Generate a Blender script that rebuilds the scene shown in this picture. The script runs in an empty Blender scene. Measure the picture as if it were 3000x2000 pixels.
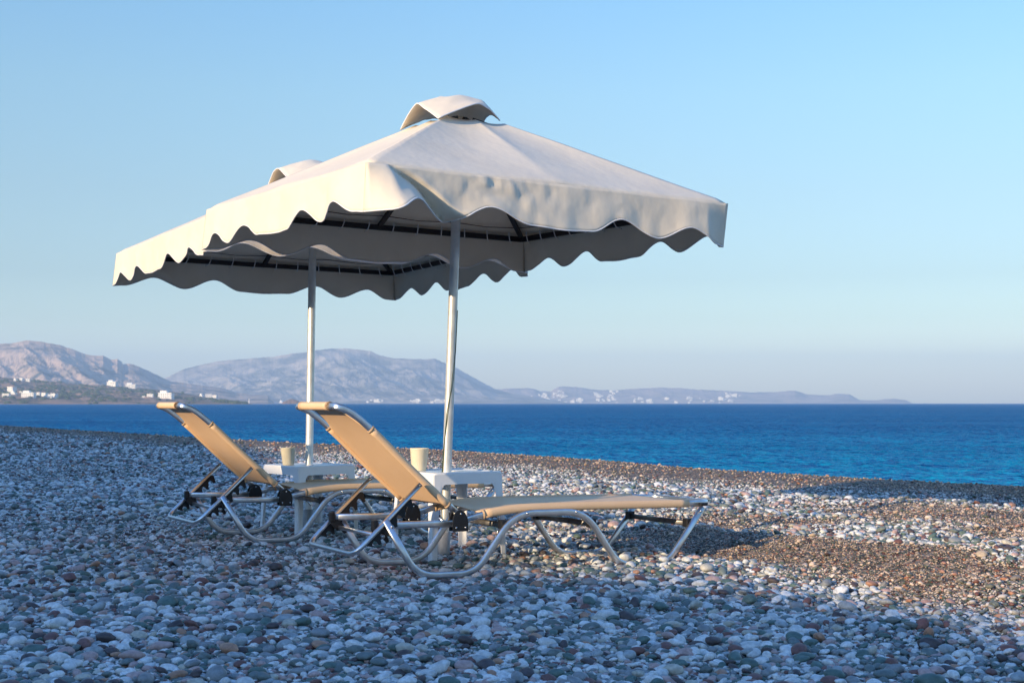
import bpy, bmesh, math, random
import numpy as np
from mathutils import Vector, Matrix
random.seed(7); rng = np.random.default_rng(11)
sc = bpy.context.scene
COL = sc.collection
PI = math.pi

# ------------------------------------------------------------------ camera, sky, sun
CAMH = 0.88; F = 4000.0; HORI = 1181.0
cd = bpy.data.cameras.new('camera'); cam = bpy.data.objects.new('camera', cd); COL.objects.link(cam)
cam.location = (0, 0, CAMH); cam.rotation_euler = (math.radians(90), 0, 0)
cd.sensor_width = 36; cd.lens = 48; cd.shift_y = 181.0 / 3000.0
cd.clip_start = 0.05; cd.clip_end = 60000
cd.dof.use_dof = True; cd.dof.focus_distance = 7.4; cd.dof.aperture_fstop = 9.0
sc.camera = cam

SUN_EL = math.radians(14.0)
SUNH = Vector((-0.725, -0.69)).normalized()
SUN = Vector((SUNH.x * math.cos(SUN_EL), SUNH.y * math.cos(SUN_EL), math.sin(SUN_EL)))
w = bpy.data.worlds.new('World'); sc.world = w; w.use_nodes = True
nt = w.node_tree; bg = nt.nodes['Background']
sky = nt.nodes.new('ShaderNodeTexSky'); sky.sky_type = 'NISHITA'; sky.sun_disc = False
sky.sun_elevation = SUN_EL; sky.sun_rotation = math.atan2(SUNH.x, SUNH.y)
sky.altitude = 0; sky.air_density = 1.15; sky.dust_density = 0.6; sky.ozone_density = 2.2
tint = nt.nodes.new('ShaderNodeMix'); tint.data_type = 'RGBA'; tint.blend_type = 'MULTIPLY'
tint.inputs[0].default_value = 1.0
# sky tint by height, same all round; blue added overhead to light the shade
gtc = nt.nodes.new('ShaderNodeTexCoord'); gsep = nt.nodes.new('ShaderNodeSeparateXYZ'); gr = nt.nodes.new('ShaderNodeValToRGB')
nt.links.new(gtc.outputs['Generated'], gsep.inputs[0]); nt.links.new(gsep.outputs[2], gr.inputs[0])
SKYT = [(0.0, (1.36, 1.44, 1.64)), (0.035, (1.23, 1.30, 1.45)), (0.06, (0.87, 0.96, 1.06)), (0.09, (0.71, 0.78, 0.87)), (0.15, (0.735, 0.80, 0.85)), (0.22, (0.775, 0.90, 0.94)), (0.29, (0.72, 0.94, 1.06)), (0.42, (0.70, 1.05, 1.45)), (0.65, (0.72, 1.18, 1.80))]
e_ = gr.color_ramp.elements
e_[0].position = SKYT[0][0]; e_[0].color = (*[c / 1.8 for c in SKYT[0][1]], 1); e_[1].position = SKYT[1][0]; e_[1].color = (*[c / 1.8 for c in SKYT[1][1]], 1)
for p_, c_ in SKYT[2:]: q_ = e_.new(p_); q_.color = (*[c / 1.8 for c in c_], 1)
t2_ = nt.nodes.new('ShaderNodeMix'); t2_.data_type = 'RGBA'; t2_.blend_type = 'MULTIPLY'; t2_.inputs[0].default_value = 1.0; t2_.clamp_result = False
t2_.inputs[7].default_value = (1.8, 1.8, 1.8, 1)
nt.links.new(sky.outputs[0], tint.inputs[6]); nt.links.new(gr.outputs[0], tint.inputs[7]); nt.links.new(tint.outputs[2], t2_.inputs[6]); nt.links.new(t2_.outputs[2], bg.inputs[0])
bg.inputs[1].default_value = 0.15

sd = bpy.data.lights.new('sun', 'SUN'); sd.energy = 5.0; sd.angle = math.radians(0.55); sd.color = (1.0, 0.77, 0.50)
so = bpy.data.objects.new('sun', sd); COL.objects.link(so)
so.rotation_euler = SUN.to_track_quat('Z', 'Y').to_euler()

sc.view_settings.view_transform = 'Standard'; sc.view_settings.look = 'None'
sc.view_settings.gamma = 1.0; sc.view_settings.use_curve_mapping = False
sc.view_settings.exposure = 0.66
sc.render.engine = 'CYCLES'
sc.cycles.max_bounces = 6; sc.cycles.volume_bounces = 0

# ------------------------------------------------------------------ helpers
def ray(px, py, Y):
    return Vector(((px - 1500) / F * Y, Y, CAMH - (py - HORI) / F * Y))

def link(name, verts, faces, mat=None, parent=None, smooth=True, mats=None, fm=None):
    me = bpy.data.meshes.new(name)
    me.from_pydata([tuple(v) for v in verts], [], [tuple(f) for f in faces])
    if mats:
        for m in mats: me.materials.append(m)
        if fm is not None: me.polygons.foreach_set('material_index', fm)
    elif mat: me.materials.append(mat)
    if smooth: me.polygons.foreach_set('use_smooth', [True] * len(me.polygons))
    me.update()
    o = bpy.data.objects.new(name, me); COL.objects.link(o)
    if parent: o.parent = parent
    return o

def from_bm(name, bm, mat, parent=None, smooth=False, bevel=0):
    me = bpy.data.meshes.new(name); bm.to_mesh(me); bm.free()
    me.materials.append(mat)
    if smooth: me.polygons.foreach_set('use_smooth', [True] * len(me.polygons))
    o = bpy.data.objects.new(name, me); COL.objects.link(o)
    if parent: o.parent = parent
    if bevel:
        b = o.modifiers.new('bevel', 'BEVEL'); b.width = bevel; b.segments = 2; b.limit_method = 'ANGLE'
    return o

def empty(name, loc, rot=(0, 0, 0)):
    o = bpy.data.objects.new(name, None); COL.objects.link(o); o.location = loc; o.rotation_euler = rot
    o.empty_display_size = 0.1
    return o

def tag(o, label=None, cat=None, group=None, kind=None):
    if label: o['label'] = label
    if cat: o['category'] = cat
    if group: o['group'] = group
    if kind: o['kind'] = kind
    return o

def mat(name, col, rough=0.5, metal=0.0, bump=None, spec=0.5, vary=None, trans=0):
    m = bpy.data.materials.new(name); m.use_nodes = True
    n = m.node_tree.nodes; l = m.node_tree.links; b = n['Principled BSDF']
    b.inputs['Base Color'].default_value = (*col, 1); b.inputs['Roughness'].default_value = rough
    b.inputs['Metallic'].default_value = metal; b.inputs['Specular IOR Level'].default_value = spec
    tc = n.new('ShaderNodeTexCoord')
    if vary:
        nz = n.new('ShaderNodeTexNoise'); nz.inputs['Scale'].default_value = vary[0]; nz.inputs['Detail'].default_value = 6
        l.new(tc.outputs['Object'], nz.inputs['Vector'])
        cr = n.new('ShaderNodeValToRGB'); cr.color_ramp.elements[0].position = 0.3; cr.color_ramp.elements[1].position = 0.7
        cr.color_ramp.elements[0].color = (*[c * (1 - vary[1]) for c in col], 1)
        cr.color_ramp.elements[1].color = (*[min(1, c * (1 + vary[1])) for c in col], 1)
        l.new(nz.outputs[0], cr.inputs[0]); l.new(cr.outputs[0], b.inputs['Base Color'])
    if bump:
        nz = n.new('ShaderNodeTexNoise'); nz.inputs['Scale'].default_value = bump[0]; nz.inputs['Detail'].default_value = 4
        l.new(tc.outputs['Object'], nz.inputs['Vector'])
        bp = n.new('ShaderNodeBump'); bp.inputs['Strength'].default_value = bump[1]; bp.inputs['Distance'].default_value = bump[2]
        l.new(nz.outputs[0], bp.inputs['Height']); l.new(bp.outputs[0], b.inputs['Normal'])
    return m

M = {}
M['canvas'] = mat('canvas', (0.83, 0.74, 0.575), 0.55, bump=(7, 0.35, 0.01), vary=(3, 0.05))
def canvas_mat():
    m = mat('canvas', (0.83, 0.74, 0.60), 0.62, spec=0.3)
    n = m.node_tree.nodes; l = m.node_tree.links; b = n['Principled BSDF']; tc = n.new('ShaderNodeTexCoord')
    def nz(sc_, det, rg_=0.55):
        t = n.new('ShaderNodeTexNoise'); t.inputs['Scale'].default_value = sc_; t.inputs['Detail'].default_value = det; t.inputs['Roughness'].default_value = rg_
        l.new(tc.outputs['Object'], t.inputs['Vector']); return t
    st = nz(2.3, 7, 0.65); cr = n.new('ShaderNodeValToRGB')
    cr.color_ramp.elements[0].position = 0.33; cr.color_ramp.elements[0].color = (0.765, 0.665, 0.525, 1)
    cr.color_ramp.elements[1].position = 0.55; cr.color_ramp.elements[1].color = (0.81, 0.71, 0.565, 1)
    l.new(st.outputs[0], cr.inputs[0]); l.new(cr.outputs[0], b.inputs['Base Color'])
    w1 = nz(4, 3); w2 = nz(28, 2); w3 = nz(900, 1)
    b1 = n.new('ShaderNodeBump'); b1.inputs['Strength'].default_value = 0.5; b1.inputs['Distance'].default_value = 0.02; l.new(w1.outputs[0], b1.inputs['Height'])
    b2 = n.new('ShaderNodeBump'); b2.inputs['Strength'].default_value = 0.15; b2.inputs['Distance'].default_value = 0.004; l.new(w2.outputs[0], b2.inputs['Height']); l.new(b1.outputs[0], b2.inputs['Normal'])
    b3 = n.new('ShaderNodeBump'); b3.inputs['Strength'].default_value = 0.2; b3.inputs['Distance'].default_value = 0.0006; l.new(w3.outputs[0], b3.inputs['Height']); l.new(b2.outputs[0], b3.inputs['Normal'])
    l.new(b3.outputs[0], b.inputs['Normal'])
    tr = n.new('ShaderNodeBsdfTranslucent'); tr.inputs[0].default_value = (0.80, 0.76, 0.72, 1)
    mx = n.new('ShaderNodeMixShader'); mx.inputs[0].default_value = 0.09
    l.new(b.outputs[0], mx.inputs[1]); l.new(tr.outputs[0], mx.inputs[2]); l.new(mx.outputs[0], n['Material Output'].inputs[0])
    return m
M['canvas'] = canvas_mat()
M['hem'] = mat('hem', (0.72, 0.70, 0.68), 0.6)
M['alu'] = mat('aluminium', (0.62, 0.63, 0.64), 0.30, 0.95, bump=(60, 0.06, 0.002), vary=(25, 0.10))
M['pole'] = mat('pole_metal', (0.74, 0.75, 0.72), 0.38, 0.55, bump=(30, 0.08, 0.002), vary=(14, 0.12))
M['pvc'] = mat('pvc', (0.32, 0.32, 0.31), 0.5, vary=(20, 0.2))
M['black'] = mat('black_plastic', (0.012, 0.012, 0.013), 0.4, spec=0.4)
M['darkframe'] = mat('dark_frame', (0.02, 0.02, 0.024), 0.45, 0.3)
M['darkalu'] = mat('dark_brace', (0.16, 0.15, 0.14), 0.35, 0.7, vary=(30, 0.25))
M['steel'] = mat('steel', (0.7, 0.7, 0.7), 0.25, 1.0)
M['plastic'] = mat('white_plastic', (0.80, 0.80, 0.79), 0.32, bump=(40, 0.05, 0.002), vary=(9, 0.04))
M['cupa'] = mat('cream_plastic', (0.74, 0.66, 0.48), 0.4, vary=(20, 0.06))
M['cupb'] = mat('khaki_plastic', (0.55, 0.50, 0.37), 0.45, vary=(20, 0.08))
M['wire'] = mat('green_wire', (0.035, 0.06, 0.03), 0.45)
M['thread'] = mat('thread', (0.10, 0.06, 0.05), 0.7)

def cloth_mat():
    m = bpy.data.materials.new('mesh_cloth'); m.use_nodes = True
    n = m.node_tree.nodes; l = m.node_tree.links; b = n['Principled BSDF']
    b.inputs['Roughness'].default_value = 0.5; b.inputs['Specular IOR Level'].default_value = 0.6
    tc = n.new('ShaderNodeTexCoord')
    nz = n.new('ShaderNodeTexNoise'); nz.inputs['Scale'].default_value = 5; nz.inputs['Detail'].default_value = 5
    l.new(tc.outputs['Object'], nz.inputs['Vector'])
    cr = n.new('ShaderNodeValToRGB')
    cr.color_ramp.elements[0].position = 0.3; cr.color_ramp.elements[1].position = 0.7
    cr.color_ramp.elements[0].color = (0.82, 0.545, 0.31, 1); cr.color_ramp.elements[1].color = (0.86, 0.58, 0.34, 1)
    l.new(nz.outputs[0], cr.inputs[0]); l.new(cr.outputs[0], b.inputs['Base Color'])
    ck = n.new('ShaderNodeTexVoronoi'); ck.inputs['Scale'].default_value = 450
    l.new(tc.outputs['Object'], ck.inputs['Vector'])
    bp = n.new('ShaderNodeBump'); bp.inputs['Strength'].default_value = 0.25; bp.inputs['Distance'].default_value = 0.001
    l.new(ck.outputs[0], bp.inputs['Height']); l.new(bp.outputs[0], b.inputs['Normal'])
    tr = n.new('ShaderNodeBsdfTranslucent'); tr.inputs[0].default_value = (0.62, 0.38, 0.16, 1)
    mx = n.new('ShaderNodeMixShader'); mx.inputs[0].default_value = 0.10
    l.new(b.outputs[0], mx.inputs[1]); l.new(tr.outputs[0], mx.inputs[2]); l.new(mx.outputs[0], n['Material Output'].inputs[0])
    return m
M['cloth'] = cloth_mat()
M['trim'] = mat('cloth_binding', (0.50, 0.34, 0.20), 0.75, vary=(60, 0.15))

# ------------------------------------------------------------------ noise for terrain
def vnoise(x, y, seed=0):
    xi = np.floor(x).astype(np.int64); yi = np.floor(y).astype(np.int64)
    xf = x - xi; yf = y - yi
    def h(a, b):
        n = (a * 374761393 + b * 668265263 + seed * 974711) & 0x7fffffff
        n = ((n ^ (n >> 13)) * 1274126177) & 0x7fffffff
        return ((n ^ (n >> 16)) & 0xffff) / 65535.0
    u = xf * xf * xf * (xf * (xf * 6 - 15) + 10); v = yf * yf * yf * (yf * (yf * 6 - 15) + 10)
    return (h(xi, yi) * (1 - u) + h(xi + 1, yi) * u) * (1 - v) + (h(xi, yi + 1) * (1 - u) + h(xi + 1, yi + 1) * u) * v
def fbm(x, y, seed=0, oct=4, ridged=False):
    s = 0; a = 0.5; t = 0
    for i in range(oct):
        n = vnoise(x * 2 ** i, y * 2 ** i, seed + i * 17)
        if ridged: n = 1 - np.abs(2 * n - 1)
        s = s + a * n; t += a; a *= 0.5
    return s / t
def sst(a, b, x):
    t = np.clip((x - a) / (b - a), 0, 1); return t * t * (3 - 2 * t)

# shore crest: x position of the crest of the beach as a function of y
CY = np.array([-60, -30, -10, -3, 3, 8, 12, 15.2, 18, 19, 22.3, 24.6, 32.6, 52.5, 75, 120, 200])
CX = np.array([75, 48, 27, 20, 15.4, 11.2, 8.2, 5.7, 3.0, 2.1, 0.38, -1.1, -6.8, -19.7, -33, -62, -115])
def crest_dist(x, y):            # metres inland of the crest (positive inland)
    cx = np.interp(y, CY, CX)
    sl = np.interp(y, CY, np.gradient(CX, CY))
    return (cx - x) / np.sqrt(1 + sl * sl)
SEA = -1.15
LP = Vector((-0.05, 7.4)); LD = Vector((-0.26, 0.965)).normalized()   # shade edge that the added bluff is shaped to cast
def ground_h(x, y):
    x = np.asarray(x, float); y = np.asarray(y, float)
    d = crest_dist(x, y)
    h = np.zeros_like(d)
    wob = (fbm(x * 0.35, y * 0.35, 3, 3) - 0.5) * 1.1
    rt = sst(0.7, 1.7, x)
    def rg(d0, wd, a): return a * np.exp(-((d + wob - d0) / wd) ** 2)
    far = sst(8, 14, y)
    h += rg(0.3, 0.8, 0.02) + rg(2.3, 1.1, -0.12) * 1.0 + rg(4.6, 0.9, 0.05)
    h += (rg(7.25, 0.30, 0.115) + rg(6.65, 0.36, -0.075) + rg(8.35, 0.26, 0.09) + rg(7.9, 0.26, -0.05) + rg(9.6, 0.3, 0.06) + rg(9.2, 0.3, -0.04)) * rt
    h += rg(12.5, 0.6, 0.03) - 0.075 * np.exp(-((d - 0.3) / 2.2) ** 2) * sst(22, 15, y)
    h += ((fbm(x * 1.3, y * 1.3, 9, 4) - 0.5) * 0.07 + (fbm(x * 4.1, y * 4.1, 19, 2) - 0.5) * 0.025) * sst(-0.5, 3.0, d)
    # calm spots under the furniture
    h *= 1 - 0.75 * np.exp(-(((x - 0.0) / 1.6) ** 2 + ((y - 7.4) / 1.2) ** 2))
    h *= 1 - 0.75 * np.exp(-(((x + 1.2) / 1.5) ** 2 + ((y - 9.1) / 1.2) ** 2))
    h -= 0.026 * np.exp(-(((x + 0.45) / 1.0) ** 2 + ((y - 7.3 - 0.35 * x) / 0.9) ** 2) ** 2) + 0.026 * np.exp(-(((x + 1.7) / 1.0) ** 2 + ((y - 9.0 - 0.35 * (x + 1.3)) / 0.9) ** 2) ** 2)
    # fall to the sea
    sd_ = -d
    h = np.where(sd_ > 0, h - np.minimum(sd_, 40) * 0.22 * sst(0, 1.2, sd_) , h)
    # unseen bluff added inland at left to shade the beach; crest parallels the shade line
    D = 27.0
    bx = x - LP.x; by = y - LP.y
    # distance behind the shade line, measured against the sun's travel
    nx, ny = LD.y, -LD.x       # normal of the line (points to the sea)
    k = (-SUNH.x) * nx + (-SUNH.y) * ny
    dist = -(bx * nx + by * ny) / k
    al = bx * LD.x + by * LD.y + dist * ((-SUNH.x) * LD.x + (-SUNH.y) * LD.y)
    top = D * math.tan(SUN_EL)
    edge = math.tan(SUN_EL) * np.clip(-al, 0, 9) * 0.4 + 0.5 * (fbm(al * 0.12 + 5, al * 0 + 1.5, 5, 4) - 0.5) + 0.22 * (fbm(al * 0.8 + 5, al * 0 + 7.5, 25, 3) - 0.5)
    prof = sst(D - 7.0, D, dist)
    fade = 1 - sst(62, 88, al)
    inland = -np.clip(dist - D, 0, 60) * 0.02
    h = h + (prof * (top + edge) + prof * (1 - prof) * (fbm(x * 0.6, y * 0.6, 31, 4) - 0.5) * 2.0 + inland * prof) * fade
    return h

def gravel_tone(x, y):            # 1 where fine dark brown gravel lies, 0 for mixed pebbles
    d = crest_dist(x, y)
    pat = fbm(d * 0.9, (x - y) * 0.28, 71, 3) + 0.22 * (fbm(x * 2.2, y * 2.2, 77, 3) - 0.5)
    strip = 1 - sst(0.7, 1.8, d + (fbm(x * 0.5, y * 0.5, 41, 3) - 0.5) * 1.6)
    patch = sst(0.44, 0.60, pat) * sst(-0.3, 1.2, x + (fbm(x * 0.7, y * 0.7, 51, 3) - 0.5) * 2) * sst(5.2, 6.4, y) * sst(15, 10, y) * 0.9
    return np.clip(np.maximum(strip, patch), 0, 1)
# ------------------------------------------------------------------ beach ground
def pebble_ramp(n, l, src, dark=1.0):
    cr = n.new('ShaderNodeValToRGB'); cr.color_ramp.interpolation = 'CONSTANT'
    cols = [(0.00, (0.50, 0.51, 0.50)), (0.12, (0.28, 0.31, 0.32)), (0.22, (0.60, 0.60, 0.585)), (0.32, (0.12, 0.15, 0.145)),
            (0.44, (0.085, 0.135, 0.12)), (0.56, (0.15, 0.075, 0.065)), (0.61, (0.38, 0.27, 0.25)), (0.68, (0.20, 0.215, 0.22)),
            (0.78, (0.40, 0.38, 0.32)), (0.83, (0.07, 0.055, 0.055)), (0.90, (0.56, 0.57, 0.56)), (0.975, (0.36, 0.20, 0.13))]
    e = cr.color_ramp.elements
    e[0].position = 0; e[0].color = (*[c * dark for c in cols[0][1]], 1)
    e[1].position = cols[1][0]; e[1].color = (*[c * dark for c in cols[1][1]], 1)
    for p, c in cols[2:]:
        q = e.new(p); q.color = (*[v * dark for v in c], 1)
    l.new(src, cr.inputs[0])
    return cr

def ground_mat():
    m = bpy.data.materials.new('gravel'); m.use_nodes = True
    n = m.node_tree.nodes; l = m.node_tree.links; b = n['Principled BSDF']; b.inputs['Roughness'].default_value = 0.75
    tc = n.new('ShaderNodeTexCoord')
    vo = n.new('ShaderNodeTexVoronoi'); vo.inputs['Scale'].default_value = 42; vo.inputs['Randomness'].default_value = 1
    l.new(tc.outputs['Object'], vo.inputs['Vector'])
    sep = n.new('ShaderNodeSeparateColor'); l.new(vo.outputs['Color'], sep.inputs[0])
    cr = pebble_ramp(n, l, sep.outputs[0], 0.75)
    v2 = n.new('ShaderNodeTexVoronoi'); v2.feature = 'DISTANCE_TO_EDGE'; v2.inputs['Scale'].default_value = 42
    l.new(tc.outputs['Object'], v2.inputs['Vector'])
    gap = n.new('ShaderNodeMapRange'); gap.inputs['From Max'].default_value = 0.12; gap.inputs['To Min'].default_value = 0.45
    l.new(v2.outputs[0], gap.inputs[0])
    mx = n.new('ShaderNodeMix'); mx.data_type = 'RGBA'; mx.blend_type = 'MULTIPLY'; mx.inputs[0].default_value = 1
    l.new(cr.outputs[0], mx.inputs[6]); l.new(gap.outputs[0], mx.inputs[7])
    at = n.new('ShaderNodeAttribute'); at.attribute_name = 'tone'
    tm = n.new('ShaderNodeMix'); tm.data_type = 'RGBA'; tm.blend_type = 'MULTIPLY'; tm.inputs[7].default_value = (0.92, 0.66, 0.48, 1)
    l.new(at.outputs['Fac'], tm.inputs[0]); l.new(mx.outputs[2], tm.inputs[6]); l.new(tm.outputs[2], b.inputs['Base Color'])
    bp = n.new('ShaderNodeBump'); bp.inputs['Strength'].default_value = 1.0; bp.inputs['Distance'].default_value = 0.02
    l.new(v2.outputs[0], bp.inputs['Height']); l.new(bp.outputs[0], b.inputs['Normal'])
    return m
rr = [1.2]
while rr[-1] < 260: rr.append(rr[-1] * (1.009 if rr[-1] < 60 else 1.02))
rr = np.array(rr)
fine = np.linspace(-27, 27, 260); coarse1 = np.linspace(27, 180, 70)[1:]; coarse2 = np.linspace(-180, -27, 70)[:-1]
aa = np.radians(np.concatenate([coarse2[1:], fine, coarse1]))
R_, A_ = np.meshgrid(rr, aa, indexing='ij')
X_ = R_ * np.sin(A_); Y_ = R_ * np.cos(A_)
Z_ = ground_h(X_, Y_)
nr, na = X_.shape
V = np.stack([X_, Y_, Z_], -1).reshape(-1, 3).tolist()
ii, jj = np.meshgrid(np.arange(nr - 1), np.arange(na), indexing='ij')
jn = (jj + 1) % na
FF = np.stack([ii * na + jj, (ii + 1) * na + jj, (ii + 1) * na + jn, ii * na + jn], -1).reshape(-1, 4)[:, ::-1].tolist()
V.append((0, 0, float(ground_h(0, 0)))); c0 = len(V) - 1
FF += [(c0, (j + 1) % na, j) for j in range(na)]
beach = link('beach', V, FF, ground_mat())
ta = beach.data.attributes.new('tone', 'FLOAT', 'POINT'); tv = np.zeros(len(V), np.float32); tv[:X_.size] = gravel_tone(X_, Y_).ravel(); ta.data.foreach_set('value', tv)
tag(beach, 'long beach of rounded grey, white, green and red pebbles sloping to the sea', kind='structure')

# ------------------------------------------------------------------ sea
def sea_mat():
    m = bpy.data.materials.new('sea_water'); m.use_nodes = True
    n = m.node_tree.nodes; l = m.node_tree.links; b = n['Principled BSDF']
    b.inputs['Roughness'].default_value = 0.25; b.inputs['IOR'].default_value = 1.33
    b.inputs['Specular IOR Level'].default_value = 0.08
    tc = n.new('ShaderNodeTexCoord')
    def nz(sx, sy, scale, det=3):
        mp = n.new('ShaderNodeMapping'); mp.inputs['Scale'].default_value = (sx, sy, 1)
        mp.inputs['Rotation'].default_value = (0, 0, math.radians(8))
        l.new(tc.outputs['Object'], mp.inputs[0])
        t = n.new('ShaderNodeTexNoise'); t.inputs['Scale'].default_value = scale; t.inputs['Detail'].default_value = det
        l.new(mp.outputs[0], t.inputs['Vector']); return t
    a = nz(0.7, 1.3, 3.0); c = nz(0.5, 1.0, 0.6); d = nz(0.12, 1.0, 0.05, 4)
    ad = n.new('ShaderNodeMath'); ad.operation = 'MULTIPLY_ADD'; ad.inputs[1].default_value = 3.0
    l.new(c.outputs[0], ad.inputs[0]); l.new(a.outputs[0], ad.inputs[2])
    bp = n.new('ShaderNodeBump'); bp.inputs['Strength'].default_value = 1.0; bp.inputs['Distance'].default_value = 0.6
    l.new(ad.outputs[0], bp.inputs['Height']); l.new(bp.outputs[0], b.inputs['Normal'])
    cr = n.new('ShaderNodeValToRGB'); cr.color_ramp.elements[0].position = 0.35; cr.color_ramp.elements[1].position = 0.65
    cr.color_ramp.elements[0].color = (0.0, 0.21, 0.39, 1); cr.color_ramp.elements[1].color = (0.01, 0.30, 0.50, 1)
    l.new(d.outputs[0], cr.inputs[0])
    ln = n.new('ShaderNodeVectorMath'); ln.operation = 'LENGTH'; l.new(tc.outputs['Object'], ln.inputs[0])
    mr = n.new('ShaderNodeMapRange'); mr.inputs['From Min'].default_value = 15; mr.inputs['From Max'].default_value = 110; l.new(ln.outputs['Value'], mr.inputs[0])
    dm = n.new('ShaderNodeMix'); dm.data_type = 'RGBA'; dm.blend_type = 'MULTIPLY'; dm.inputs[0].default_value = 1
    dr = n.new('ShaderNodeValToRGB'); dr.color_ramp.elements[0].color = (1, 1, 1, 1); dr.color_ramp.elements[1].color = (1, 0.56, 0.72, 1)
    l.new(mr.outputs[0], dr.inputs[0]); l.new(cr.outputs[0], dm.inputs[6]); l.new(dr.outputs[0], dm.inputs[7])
    # ruffled water: most of what shows is light from below the surface, the rest mirrors the sky
    df = n.new('ShaderNodeBsdfDiffuse'); gl = n.new('ShaderNodeBsdfGlossy'); gl.inputs['Roughness'].default_value = 0.28
    fr = n.new('ShaderNodeFresnel'); fr.inputs['IOR'].default_value = 1.33; mn = n.new('ShaderNodeMath'); mn.operation = 'MULTIPLY'; mn.inputs[1].default_value = 0.42
    ms = n.new('ShaderNodeMixShader')
    l.new(dm.outputs[2], df.inputs[0]); l.new(bp.outputs[0], df.inputs['Normal']); l.new(bp.outputs[0], gl.inputs['Normal']); l.new(bp.outputs[0], fr.inputs['Normal'])
    l.new(fr.outputs[0], mn.inputs[0]); l.new(mn.outputs[0], ms.inputs[0]); l.new(df.outputs[0], ms.inputs[1]); l.new(gl.outputs[0], ms.inputs[2])
    l.new(ms.outputs[0], n['Material Output'].inputs[0])
    return m
sr = [12.0]
while sr[-1] < 17000: sr.append(sr[-1] * (1.0035 if sr[-1] < 130 else 1.010 if sr[-1] < 600 else 1.08))
sr = np.array(sr)
sa = np.radians(np.concatenate([np.linspace(-180, -27, 40)[1:], np.linspace(-27, 27, 360), np.linspace(27, 180, 40)[1:-1]]))
SR, SA = np.meshgrid(sr, sa, indexing='ij'); SX = SR * np.sin(SA); SY = SR * np.cos(SA)
wk = np.clip(1 - (SR - 200) / 350, 0, 1)
WZ = (fbm(SX * 0.30 + 3, SY * 0.75, 91, 2) - 0.5) * 0.16 + (fbm(SX * 0.9, SY * 1.9 + 7, 93, 2, ridged=True) - 0.5) * 0.10 + (fbm(SX * 2.6, SY * 4.2 + 2, 97, 2) - 0.5) * 0.04
WZ = WZ * wk * np.clip((SR - 12) / 8, 0, 1)
nsr, nsa = SX.shape
sv = np.stack([SX, SY, SEA + WZ], -1).reshape(-1, 3).tolist()
ii, jj = np.meshgrid(np.arange(nsr - 1), np.arange(nsa), indexing='ij'); jn = (jj + 1) % nsa
sf = np.stack([ii * nsa + jn, (ii + 1) * nsa + jn, (ii + 1) * nsa + jj, ii * nsa + jj], -1).reshape(-1, 4).tolist()
sea = link('sea', sv, sf, sea_mat())
tag(sea, 'deep blue sea with small ripples reaching the horizon', kind='structure')

# ------------------------------------------------------------------ mountains and far shore
def rock_mat(name, rock, scrub, scale, thr=0.5, bumpd=20):
    m = bpy.data.materials.new(name); m.use_nodes = True
    n = m.node_tree.nodes; l = m.node_tree.links; b = n['Principled BSDF']; b.inputs['Roughness'].default_value = 0.9
    b.inputs['Specular IOR Level'].default_value = 0.1
    tc = n.new('ShaderNodeTexCoord')
    t = n.new('ShaderNodeTexNoise'); t.inputs['Scale'].default_value = scale; t.inputs['Detail'].default_value = 8; t.inputs['Roughness'].default_value = 0.65
    l.new(tc.outputs['Object'], t.inputs['Vector'])
    cr = n.new('ShaderNodeValToRGB'); cr.color_ramp.elements[0].position = thr - 0.08; cr.color_ramp.elements[1].position = thr + 0.08
    cr.color_ramp.elements[0].color = (*scrub, 1); cr.color_ramp.elements[1].color = (*rock, 1)
    l.new(t.outputs[0], cr.inputs[0]); l.new(cr.outputs[0], b.inputs['Base Color'])
    bp = n.new('ShaderNodeBump'); bp.inputs['Strength'].default_value = 0.8; bp.inputs['Distance'].default_value = bumpd
    l.new(t.outputs[0], bp.inputs['Height']); l.new(bp.outputs[0], b.inputs['Normal'])
    return m

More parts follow.
